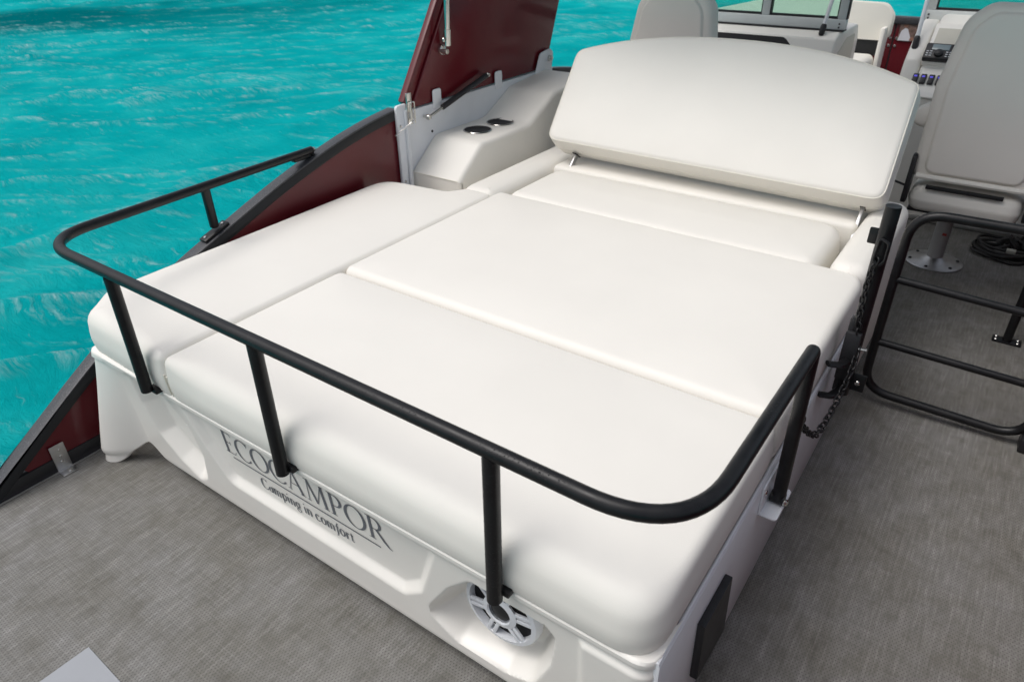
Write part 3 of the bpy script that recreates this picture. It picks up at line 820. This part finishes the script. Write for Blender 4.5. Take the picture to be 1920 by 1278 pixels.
# ---- cup-holder armrest beside the lining
ca = thing('cup_holder_armrest', 'white upholstered side armrest with two black cup holders', 'armrest', (-2.0, 2.7, 0))
XA0, XA1 = -2.148, -1.882
prof = [(2.258, .30), (2.258, .500), (2.43, .628), (2.80, .628), (3.02, .735), (3.36, .765), (3.36, .30)]
pf = round_poly(prof, [.002, .012, .07, .12, .12, .03, .002], 10)
bm = bmesh.new()
pts = resample(pf, .05)
ins = [(XA0, 0), (XA1-.022, 0), (XA1-.012, .0025), (XA1-.004, .009), (XA1, .022)]
P = np.array(pts); tg = np.roll(P, -1, 0)-np.roll(P, 1, 0); tg /= np.hypot(tg[:, 0], tg[:, 1])[:, None]
area = .5*np.sum(P[:, 0]*np.roll(P[:, 1], -1)-np.roll(P[:, 0], -1)*P[:, 1]); sg = 1 if area > 0 else -1
nr = np.stack([tg[:, 1], -tg[:, 0]], 1)*sg
rings = [[bm.verts.new((x, p[0]-n[0]*d, p[1]-n[1]*d)) for p, n in zip(P, nr)] for x, d in ins]
for A_, B_ in zip(rings, rings[1:]):
    for q in range(len(P)): bm.faces.new((A_[q], A_[(q+1) % len(P)], B_[(q+1) % len(P)], B_[q]))
for ring_ in (rings[0], rings[-1]):
    lo_ = {}
    for q in range(len(P)):
        a_, b_ = ring_[q], ring_[(q+1) % len(P)]
        if abs(a_.co.y-b_.co.y) < 1e-5 or (a_.co.z < .32 and b_.co.z < .32): continue
        for v_ in (a_, b_):
            if v_ not in lo_: lo_[v_] = bm.verts.new((v_.co.x, v_.co.y, .305))
        bm.faces.new((a_, b_, lo_[b_], lo_[a_]))
body = link('body', bm, 'vinyl', ca)
sp_ = [(XA1-.006, y-n[0]*.002, z-n[1]*.002) for (y, z), n in zip(P, nr)]
sp_ = [p for p in sp_ if p[2] > .47 and p[1] < 3.3]

tubeo('seam', [(XA0+.01, 2.2575, .502), (XA1-.01, 2.2575, .502)], .002, 'piping', body, 6)
for x, y in ((-2.028, 2.585), (-2.02, 2.752)):
    bm = bmesh.new(); lathe(bm, [(.061, .0012), (.065, .0015), (.067, .0035), (.065, .0055), (.0615, .005), (.061, .0012)], (x, y, .628), 40)
    rim = link('cup_holder', bm, 'chrome', ca)
    bm = bmesh.new(); lathe(bm, [(.0615, .0035), (.060, .003), (.058, .0022), (0, .0020)], (x, y, .628), 32); link('well', bm, 'dark_hole', rim)
settle(ca)

# ================================================================== GUARD RAIL
gr = thing('guard_rail', 'black tubular guard rail wrapping round the stern of the white sun pad', 'rail', (-1.2, .72, .4))
RT = .0145
ZR = .750
path = fillet([(-2.183, 1.748, .720), (-2.032, .694, .760), (-.2035, .694, ZR), (-.2035, 1.325, .732)], [0, .17, .165, 0], 14)
tubeo('top_tube', path, RT, 'black_tube', gr, 18)
tubeo('end_fitting', [(-2.183, 1.745, .720), (-2.185, 1.762, .7195)], [.012, .009], 'chrome', gr, 14)
boxo('end_bracket', -2.196, -2.172, 1.655, 1.735, .695, .712, 'black_tube', gr, .004)
tubeo('end_stud', [(-2.185, 1.738, .722), (-2.18, 1.75, .70), (-2.18, 1.755, .695)], .009, 'black_tube', gr, 10)
for x, zb_ in ((-1.698, .412), (-1.148, .400), (-.5435, .394)):
    po = tubeo('post', [(x, .690, zb_), (x, .694, ZR-.002)], .0155, 'black_tube', gr, 16)
    bm = bmesh.new(); box(bm, x-.010, x+.026, .698, .722, .402, .418, .003); link('post_bracket', bm, 'black_tube', po)
# post on the side wall
po = tubeo('post', [(-2.178, 1.277, .575), (-2.117, 1.240, .735)], .0155, 'black_tube', gr, 16)
sl = math.atan2(wall_z(1.35)-wall_z(1.2), .15)
mt = Matrix.Translation((-2.182, 1.275, wall_z(1.275)+.006)) @ Matrix.Rotation(sl, 4, 'X')
bm = bmesh.new(); box(bm, -.018, .018, -.055, .055, -.004, .005, .002, 2, mt); ft = link('foot_plate', bm, 'black_tube', po)
for yy in (-.04, .04): screw('screw', mt @ Vector((0, yy, .005)), .006, mt.to_3x3() @ Vector((0, 0, 1)), po)
# post on the right, bolted to a white tab
po = tubeo('post', [(-.202, 1.335, .322), (-.2035, 1.322, .730)], .0155, 'black_tube', gr, 16)
bm = bmesh.new(); lathe(bm, [(0, -.002), (.015, -.002), (.015, .03), (0, .031)], (-.2175, 1.335, .324), 16, Matrix.Rotation(R(90), 4, 'Y')); fo = link('post_foot', bm, 'black_tube', po)
screw('bolt', (-.185, 1.325, .326), .009, (1, -.3, 0), po)
bm = bmesh.new(); prism(bm, round_poly([(XS+.001, 1.275), (XS+.043, 1.275), (XS+.043, 1.395), (XS+.001, 1.395)], [.002, .012, .012, .002], 4), 'z', .304, .309, .001)
tb = link('mounting_tab', bm, 'white_metal', gr)
boxo('tab_flange', XS+.0005, XS+.005, 1.27, 1.40, .3095, .388, 'white_metal', tb, .001)
for y in (1.285, 1.387): screw('bolt', (XS+.004, y, .368), .007, (1, 0, 0), tb)
settle(gr)

# ================================================================== CHAIN POST AND AISLE GATE
PX, PY = -.186, 1.85
cp = thing('chain_post', 'black upright post strapped beside the sun pad carrying a chain', 'post', (PX, PY, .32))
tubeo('tube', [(PX, PY, .325), (PX, PY, .875)], .0185, 'black_tube', cp, 18)
boxo('spine', PX-.026, PX-.006, PY-.012, PY+.02, .33, .56, 'black', cp, .004)
bm = bmesh.new(); box(bm, PX-.040, PX-.005, PY+.012, PY+.019, .765, .808, .004); link('top_plate', bm, 'black_tube', cp)
for z, y in ((.335, PY-.03), (.425, PY-.015)):
    pth = fillet([(XS+.003, y-.10, z+.045), (XS+.03, y-.08, z+.038), (PX-.005, y-.02, z+.02), (PX, PY, z+.01)], .02, 5)
    bm = bmesh.new(); tube(bm, pth, .0125, 8, flat=.55); link('strap', bm, 'black_tube', cp)
pb = boxo('hinge_plate', PX+.006, PX+.052, PY-.006, PY+.002, .345, .398, 'black_tube', cp, .002)
screw('hinge_bolt', (PX+.032, PY-.006, .372), .008, (0, -1, 0), pb)
boxo('lock_body', PX-.026, PX+.014, PY-.03, PY-.014, .38, .53, 'black', cp, .004)
tubeo('lock_pin', [(PX+.005, PY-.022, .485), (PX+.034, PY-.022, .487)], .005, 'chrome', cp, 8)
settle(cp)

ch = thing('chain', 'black steel chain looped from the rail post up to the chain post', 'chain', (PX, 1.6, .38))
def link_mesh(L=.023, W=.015, r=.0024):
    pts = []
    h = (L-W)/2
    for q in range(9):
        a = math.pi*q/8-math.pi/2; pts.append((h+W/2*math.cos(a)-.0, W/2*math.sin(a), 0))
    for q in range(9):
        a = math.pi*q/8+math.pi/2; pts.append((-h+W/2*math.cos(a), W/2*math.sin(a), 0))
    bm = bmesh.new(); tube(bm, pts, r, 7, closed=True)
    me = bpy.data.meshes.new('link'); bm.to_mesh(me); bm.free()
    me.materials.append(M['black_tube']); me.polygons.foreach_set('use_smooth', [True]*len(me.polygons))
    return me
lm_ = link_mesh()
ctrl = [(-.203, 1.375, .545), (-.198, 1.405, .49), (-.190, 1.475, .425), (-.182, 1.53, .392), (-.176, 1.60, .395), (-.172, 1.67, .415), (-.170, 1.76, .44), (PX+.012, PY-.024, .48), (PX-.002, PY-.026, .56), (PX-.008, PY-.024, .64), (PX-.006, PY-.024, .71), (PX, PY-.024, .755)]
def catmull(ps, n=24):
    ps = [Vector(p) for p in ps]; o = []
    for q in range(len(ps)-1):
        p0 = ps[max(q-1, 0)]; p1 = ps[q]; p2 = ps[q+1]; p3 = ps[min(q+2, len(ps)-1)]
        for s in range(n):
            t = s/n
            o.append(.5*((2*p1)+(p2-p0)*t+(2*p0-5*p1+4*p2-p3)*t*t+(3*p1-p0-3*p2+p3)*t**3))
    o.append(ps[-1]); return o
cc = catmull(ctrl); acc = 0; nxt = 0; k = 0
for p, q in zip(cc, cc[1:]):
    acc += (q-p).length
    if acc >= nxt:
        nxt += .0182
        d = (q-p).normalized()
        o = bpy.data.objects.new('link', lm_); col.objects.link(o); o.parent = ch
        up = Vector((0, 0, 1)) if abs(d.z) < .8 else Vector((1, .3, 0))
        y_ = up.cross(d).normalized(); z_ = d.cross(y_)
        mt = Matrix((d, y_, z_)).transposed().to_4x4() @ Matrix.Rotation(R(45+90*(k % 2)+random.uniform(-14, 14)), 4, 'X')
        mt.translation = p
        o.matrix_basis = mt
        k += 1
tubeo('carabiner', fillet([(PX+.004, PY-.026, .725), (PX+.016, PY-.028, .745), (PX+.016, PY-.028, .79), (PX-.006, PY-.026, .80), (PX-.010, PY-.025, .74)], .012, 5, closed=True), .0035, 'black_tube', ch, 8, closed=True)
settle(ch)

ag = thing('aisle_gate', 'black tubular gate frame with two rungs standing across the carpeted aisle', 'gate', (.07, 2.35, 0))
GX0, GX1, GZ0, GZ1 = -.178, .312, .052, .700
tubeo('frame', fillet([(GX0, 2.35, GZ0), (GX1, 2.37, GZ0-.02), (GX1, 2.37, GZ1), (GX0, 2.35, GZ1)], [.095, .095, .095, .095], 10, closed=True), .0145, 'black_tube', ag, 16, closed=True)
tubeo('rung', [(GX0, 2.35, .475), (GX1, 2.37, .446)], .0125, 'black_tube', ag, 14)
tubeo('rung', [(GX0, 2.35, .243), (GX1, 2.37, .222)], .0125, 'black_tube', ag, 14)
boxo('gate_foot', .300, .325, 2.33, 2.40, .001, .05, 'black', ag, .004)
settle(ag)
fp = thing('floor_post', 'black upright post on a four-screw foot plate behind the aisle gate', 'post', (.215, 3.08, 0))
tubeo('tube', [(.215, 3.08, .004), (.215, 3.08, .80)], .0165, 'black_tube', fp, 16)
boxo('foot_plate', .165, .265, 3.055, 3.105, .001, .008, 'black_tube', fp, .003)
for x in (.178, .252):
    for y in (3.067, 3.094): screw('screw', (x, y, .008), .006, (0, 0, 1), fp)
settle(fp)

# ================================================================== HELM CHAIRS
def chair(label, X0, Y0):
    t = thing('helm_chair', label, 'chair', (X0, Y0+.35, 0), 'pedestal chairs at the consoles')
    tilt = Matrix.Translation((X0, Y0, .50)) @ Matrix.Rotation(R(90-6), 4, 'X')   # local x across, y up, z aft
    bp = round_poly([(-.220, 0), (.220, 0), (.226, .37), (.188, .615), (.12, .678), (-.12, .678), (-.188, .615), (-.226, .37)], [.05, .05, .12, .10, .08, .08, .10, .12], 5)
    b = pado('backrest', bp, -.11, 0, .035, .008, 'vinyl_grey', t, mtx=tilt, rb=.03)
    ip = [(x*.80, .035+y*.90) for x, y in bp]
    pado('back_shell', ip, -.005, .016, .012, .006, 'vinyl_grey', b, mtx=tilt, rb=.001, step=.03)
    q = Matrix.Translation((X0, Y0, .50)) @ Matrix.Rotation(R(84), 4, 'X')
    tubeo('piping', [q @ Vector((x, .018, .006)) for x in np.linspace(-.20, .20, 9)], .012, 'vinyl', b, 8)
    s = pado('seat', rect(X0-.205, X0+.205, Y0-.02, Y0+.47, .06), .372, .478, .040, .015, 'vinyl', t, rb=.035)
    boxo('seat_gap', X0-.15, X0+.13, Y0-.030, Y0-.012, .476, .490, 'dark_hole', s, .002)
    boxo('seat_pan', X0-.20, X0+.20, Y0+.02, Y0+.44, .358, .3735, 'black', t, .004)
    for sx in (-1, 1):
        a = bmesh.new()
        prism(a, round_poly([(Y0-.02, .40), (Y0+.05, .385), (Y0+.09, .47), (Y0+.05, .60), (Y0+.0, .60), (Y0-.015, .5)], .02, 4), 'x', X0+sx*.222-.009, X0+sx*.222+.009, .003)
        h = link('recline_hinge', a, 'black', t)
        tubeo('lever', [(X0+sx*.23, Y0+.03, .46), (X0+sx*.275, Y0+.02, .475)], .005, 'black', h, 8)
        r_ = bmesh.new(); tube(r_, fillet([(X0+sx*.235, Y0+.06, .742), (X0+sx*.235, Y0+.065, .742), (X0+sx*.235, Y0+.08, .742), (X0+sx*.235, Y0+.36, .70)], 0), [.02, .036, .045, .045], 18)
        link('armrest', r_, 'vinyl_grey', t)
    cx, cy = X0-.045, Y0+.40
    cx = X0-.055
    bm = bmesh.new(); lathe(bm, [(.036, .02), (.034, .26), (.034, .27)], (cx, cy, 0), 28); ped = link('pedestal', bm, 'alu_paint', t)
    bm = bmesh.new(); lathe(bm, [(.050, .255), (.055, .30), (.055, .357)], (cx, cy, 0), 28); link('pedestal_collar', bm, 'alu_paint', ped)
    bm = bmesh.new(); lathe(bm, [(.128, .001), (.128, .006), (.12, .010), (.065, .014), (.05, .024), (.036, .032)], (cx, cy, 0), 48); fl = link('pedestal_flange', bm, 'alu', t)
    for k_ in range(6):
        a_ = R(60*k_+20); screw('screw', (cx+.105*math.cos(a_), cy+.105*math.sin(a_), .0105), .008, (0, 0, 1), fl, 'black')
    tubeo('knob', [(cx+.05, cy-.02, .335), (cx+.085, cy-.03, .335), (cx+.088, cy-.03, .335), (cx+.11, cy-.035, .335)], [.006, .006, .022, .020], 'black', ped, 14)
    bm = bmesh.new(); prism(bm, [(cx+.004, .150), (cx+.022, .150), (cx+.022, .162), (cx+.004, .162)], 'y', cy-.0365, cy-.0350); link('printed_mark', bm, 'red_print', ped, False)
    settle(t)
chair('grey backed helm chair on a pedestal behind the black aisle gate', -.088, 3.34)
chair('grey backed chair rising behind the sun pad backrest beside the water', -1.488, 3.36)

# cable coil on deck
cb = thing('cable_coil', 'tangled coil of black cables with a pale plug on the deck', 'cable', (.13, 4.05, 0))
for k in range(5):
    rx, ry = random.uniform(.11, .17), random.uniform(.07, .11); cx, cy = .15+random.uniform(-.03, .03), 4.03+random.uniform(-.03, .03)
    pts = [(cx+rx*math.cos(a)+.01*math.sin(3*a+k), cy+ry*math.sin(a)+.012*math.sin(2*a+k), .010+.008*k+.006*math.sin(2*a+k*2)) for a in (2*math.pi*q/36 for q in range(36))]
    tubeo('cable', pts, .0075, 'cable', cb, 8, closed=True)
tubeo('cable', catmull([(.05, 3.98, .02), (.14, 4.02, .05), (.2, 4.1, .08), (.26, 4.05, .03), (.35, 4.1, .02)], 8), .008, 'cable', cb, 8)
boxo('plug', .135, .175, 3.955, 3.985, .03, .05, 'plug', cb, .004)
bm = bmesh.new()
for k in range(10):
    p = Vector((.2+random.uniform(-.07, .07), 4.06+random.uniform(-.03, .05), .05)); d = Vector((random.uniform(-1, 1), random.uniform(-.5, .5), random.uniform(-.2, .6)))*.05
    tube(bm, [p-d, p+Vector((0, 0, .03)), p+d], .011, 7)
link('cable_bundle', bm, 'cable', cb)
settle(cb)

# ================================================================== CONSOLES AND WINDSHIELD
def windshield(label, x0, x1, y, z0, z1, inner, extra):
    t = thing('windshield', label, 'windshield', ((x0+x1)/2, y, z0), 'windshield halves either side of the walkway')
    boxo('sill', x0, x1, y-.03, y+.03, z0, z0+.052, 'frame_grey', t, .004)
    boxo('sill_gasket', x0, x1, y-.036, y+.034, z0-.009, z0-.001, 'black', t, .001)
    for a, b in [(inner-.022, inner+.022)]+extra:
        p = boxo('pillar', a, b, y-.024, y+.024, z0+.053, z1, 'frame_grey', t, .004)
        boxo('pillar_gasket', b+.0005, b+.006, y-.02, y+.02, z0+.053, z1, 'black', p, .001)
        boxo('pillar_gasket', a-.006, a-.0005, y-.02, y+.02, z0+.053, z1, 'black', p, .001)
    boxo('glass_gasket', x0, x1, y-.014, y+.012, z0+.0525, z0+.064, 'black', t, .001)
    boxo('pane', x0+.01, x1-.01, y-.003, y+.003, z0+.064, z1-.03, 'glass', t, 0)
    boxo('top_frame', x0, x1, y-.026, y+.026, z1+.001, z1+.035, 'frame_grey', t, .004)
    for dz in (.012, .03): screw('screw', (inner-.005, y-.03, z0+dz), .005, (0, -1, 0), t, 'black')
    settle(t); return t
# port console
pc = thing('port_console', 'white moulded console with a long black slot left of the walkway', 'console', (-1.55, 4.55, 0))
YC = 4.36
prof = [(YC, .02), (YC, .70), (YC+.045, .862), (YC+.10, .888), (YC+.55, .888), (YC+.62, .80), (YC+.62, .02)]
bm = bmesh.new(); prism(bm, round_poly(prof, [.002, .02, .03, .02, .05, .04, .002], 5), 'x', -2.11, -.945, .012, 3); bdy = link('body', bm, 'gel', pc)
sl_ = math.atan2(.162, .045)
bm = bmesh.new(); prism(bm, round_poly([(-2.06, .026), (-1.22, .026), (-1.13, -.06), (-2.06, -.06)], [.02, .05, .03, .02], 6), 'z', -.003, .004)
bmesh.ops.transform(bm, matrix=Matrix.Translation((0, YC+.0385, .829)) @ Matrix.Rotation(sl_, 4, 'X'), verts=bm.verts)
link('slot', bm, 'dark_hole', pc)
pnl = bmesh.new(); prism(pnl, round_poly([(-2.08, .034), (-1.06, .034), (-1.02, .0), (-1.05, -.11), (-2.08, -.11)], [.02, .03, .03, .03, .02], 5), 'z', -.006, .0)
bmesh.ops.transform(pnl, matrix=Matrix.Translation((0, YC+.0385, .829)) @ Matrix.Rotation(sl_, 4, 'X'), verts=pnl.verts)
link('slot_surround', pnl, 'gel_grey', pc)
# scooped inner side
bm = bmesh.new(); prism(bm, round_poly([(YC+.03, .30), (YC+.10, .76), (YC+.30, .84), (YC+.50, .84), (YC+.50, .30)], [.02, .12, .05, .03, .02], 6), 'x', -.9448, -.9405, .002); link('side_recess', bm, 'inset', pc)
settle(pc)
windshield('windshield half with grey frame above the white port console', -2.11, -.935, YC+.17, .8975, 1.55, -.960, [(-1.405, -1.36)])

def prop(name, label, a, b):
    t = thing('prop_rod', label, 'rod', a, 'white prop rods on the windshield')
    a, b = Vector(a), Vector(b)
    tubeo('rod', [a+(b-a)*.07, b], .0105, 'white_metal', t, 12)
    tubeo('end_clip', [a, a+(b-a)*.015, a+(b-a)*.07, a+(b-a)*.085], [.011, .016, .016, .012], 'black', t, 12)
    settle(t)
prop('prop_rod', 'white prop rod with black foot on the port console corner', (-1.035, 4.43, .872), (-.985, 4.60, 1.55))
# starboard helm console
hc = thing('helm_console', 'white helm console with stereo and lit rocker switches ahead of the chair', 'console', (-.1, 4.6, 0))
body_prof = [(4.28, .02), (4.28, .52), (4.22, .60), (4.22, .655), (4.62, .955), (4.72, .985), (4.95, .94), (5.02, .85), (5.02, .02)]
bm = bmesh.new(); prism(bm, round_poly(body_prof, [.002, .03, .02, .05, .10, .06, .05, .05, .002], 5), 'x', -.50, .37, .03, 4); link('body', bm, 'gel', hc)
wing = [(4.27, .02), (4.30, .62), (4.40, .80), (4.58, .93), (4.72, .955), (5.0, .90), (5.0, .02)]
bm = bmesh.new(); prism(bm, round_poly(wing, [.002, .10, .10, .10, .05, .05, .002], 6), 'x', -.585, -.502, .02, 4); link('side_wing', bm, 'gel', hc)
boxo('toe_kick', -.45, .37, 4.262, 4.279, .004, .028, 'alu', hc, .002)
DM = Matrix.Translation((0, 4.22, .655)) @ Matrix.Rotation(math.atan2(.30, .40), 4, 'X')   # local x across, y up the dash, z out
def on_dash(name, x0, x1, v0, v1, h0, h1, mat, parent, bev=.003, rnd=None):
    bm = bmesh.new(); box(bm, x0, x1, v0, v1, h0, h1, bev, 2, DM); return link(name, bm, mat, parent)
on_dash('raised_panel', -.50, -.335, .20, .475, -.01, .020, 'gel', hc, .010)
on_dash('inset_panel', -.480, -.352, .325, .435, .0203, .0225, 'inset', hc, .001)
ra = on_dash('stereo', -.502, -.365, .205, .308, .0203, .048, 'black', hc, .006)
on_dash('display', -.472, -.392, .262, .298, .0482, .0495, 'screen', ra, .0005)
bm = bmesh.new(); lathe(bm, [(.022, 0), (.021, .010), (.016, .014), (0, .015)], (0, 0, 0), 20, DM @ Matrix.Translation((-.434, .238, .048))); link('dial', bm, 'black', ra)
for sx in (-1, 1):
    for r_ in range(3):
        for c_ in range(2):
            x = -.434+sx*(.036+.016*c_); v = .222+.014*r_
            on_dash('button', x-.005, x+.005, v-.0025, v+.0025, .0482, .0500, 'white_metal', ra, .0005)
for k in range(6):
    x = -.500+.0365*k
    if x > .2: break
    s_ = on_dash('rocker_switch', x-.0135, x+.0135, .075, .135, .0005, .012, 'black', hc, .003)
    on_dash('switch_light', x-.008, x+.006, .112, .122, .0122, .0132, 'led', s_, .0005)
on_dash('lower_lip', -.47, .30, -.015, .020, .0, .012, 'gel', hc, .006)
# wheel
wm = Matrix.Translation((-.065, 4.33, .86)) @ Matrix.Rotation(R(52), 4, 'X')
bm = bmesh.new(); tube(bm, [wm @ Vector((.185*math.cos(a), .185*math.sin(a), 0)) for a in (2*math.pi*q/40 for q in range(40))], .015, 10, closed=True)
wh = link('steering_wheel', bm, 'black', hc)
for a in (90, 210, 330):
    tubeo('wheel_spoke', [wm @ Vector((0, 0, -.03)), wm @ Vector((.18*math.cos(R(a)), .18*math.sin(R(a)), 0))], .010, 'alu', wh, 8)
tubeo('wheel_hub', [wm @ Vector((0, 0, -.14)), wm @ Vector((0, 0, -.01))], .035, 'black', wh, 16)
boxo('screen_hood', -.30, .25, 4.60, 4.74, .955, 1.0, 'gel', hc, .02, 3)
settle(hc)
windshield('windshield half with grey frame above the helm console', -.60, .40, 4.86, .935, 1.55, -.575, [])
prop('prop_rod', 'white prop rod with black foot on the helm console edge', (-.560, 4.46, .835), (-.600, 4.80, 1.55))

# ================================================================== BOW SEATS
bs = thing('bow_couch', 'white bow couch with a black band across its backrest seen through the windshield', 'couch', (-1.45, 5.5, 0))
bp = round_poly([(-2.12, .745), (-2.12, .80), (-1.72, .895), (-1.40, .915), (-.935, .905), (-.895, .855), (-.895, .745)], [.01, .10, .2, .2, .045, .03, .01], 6)
BY = Matrix(((1, 0, 0, 0), (0, 0, -1, 5.52), (0, 1, 0, 0), (0, 0, 0, 1)))
pado('backrest', bp, -.09, 0, .03, .010, 'vinyl', bs, mtx=BY, rb=.03)
boxo('black_band', -2.10, -.912, 5.535, 5.59, .615, .760, 'vinyl_black', bs, .006)
boxo('end_panel', -.908, -.880, 5.45, 5.60, .02, .80, 'gel', bs, .008)
pado('seat', rect(-2.10, -.915, 5.02, 5.53, .05), .50, .632, .045, .012, 'vinyl', bs, rb=.02)
boxo('seat_base', -2.10, -.93, 5.08, 5.55, .01, .47, 'gel', bs, .01)
settle(bs)
b2 = thing('lounge', 'white bow lounge back peeking out left of the helm chair', 'lounge', (.1, 5.6, 0))
pado('backrest', round_poly([(-.30, .60), (.36, .60), (.36, .90), (-.26, .90)], [.01, .01, .03, .05], 5), -.09, 0, .03, .01, 'vinyl', b2, mtx=BY, rb=.03)
boxo('seat_base', -.28, .36, 5.2, 5.60, .01, .60, 'gel', b2, .02)
settle(b2)

# ================================================================== SMALL THINGS
cd = boxo('card', -.085, .085, -.11, .11, 0, .0025, 'paper', None, .0008, 1)
cd.location = (-1.378, .158, .0006); cd.rotation_euler = (0, 0, R(-2))
tag(cd, 'pale grey card lying on the woven deck at the stern', 'card')
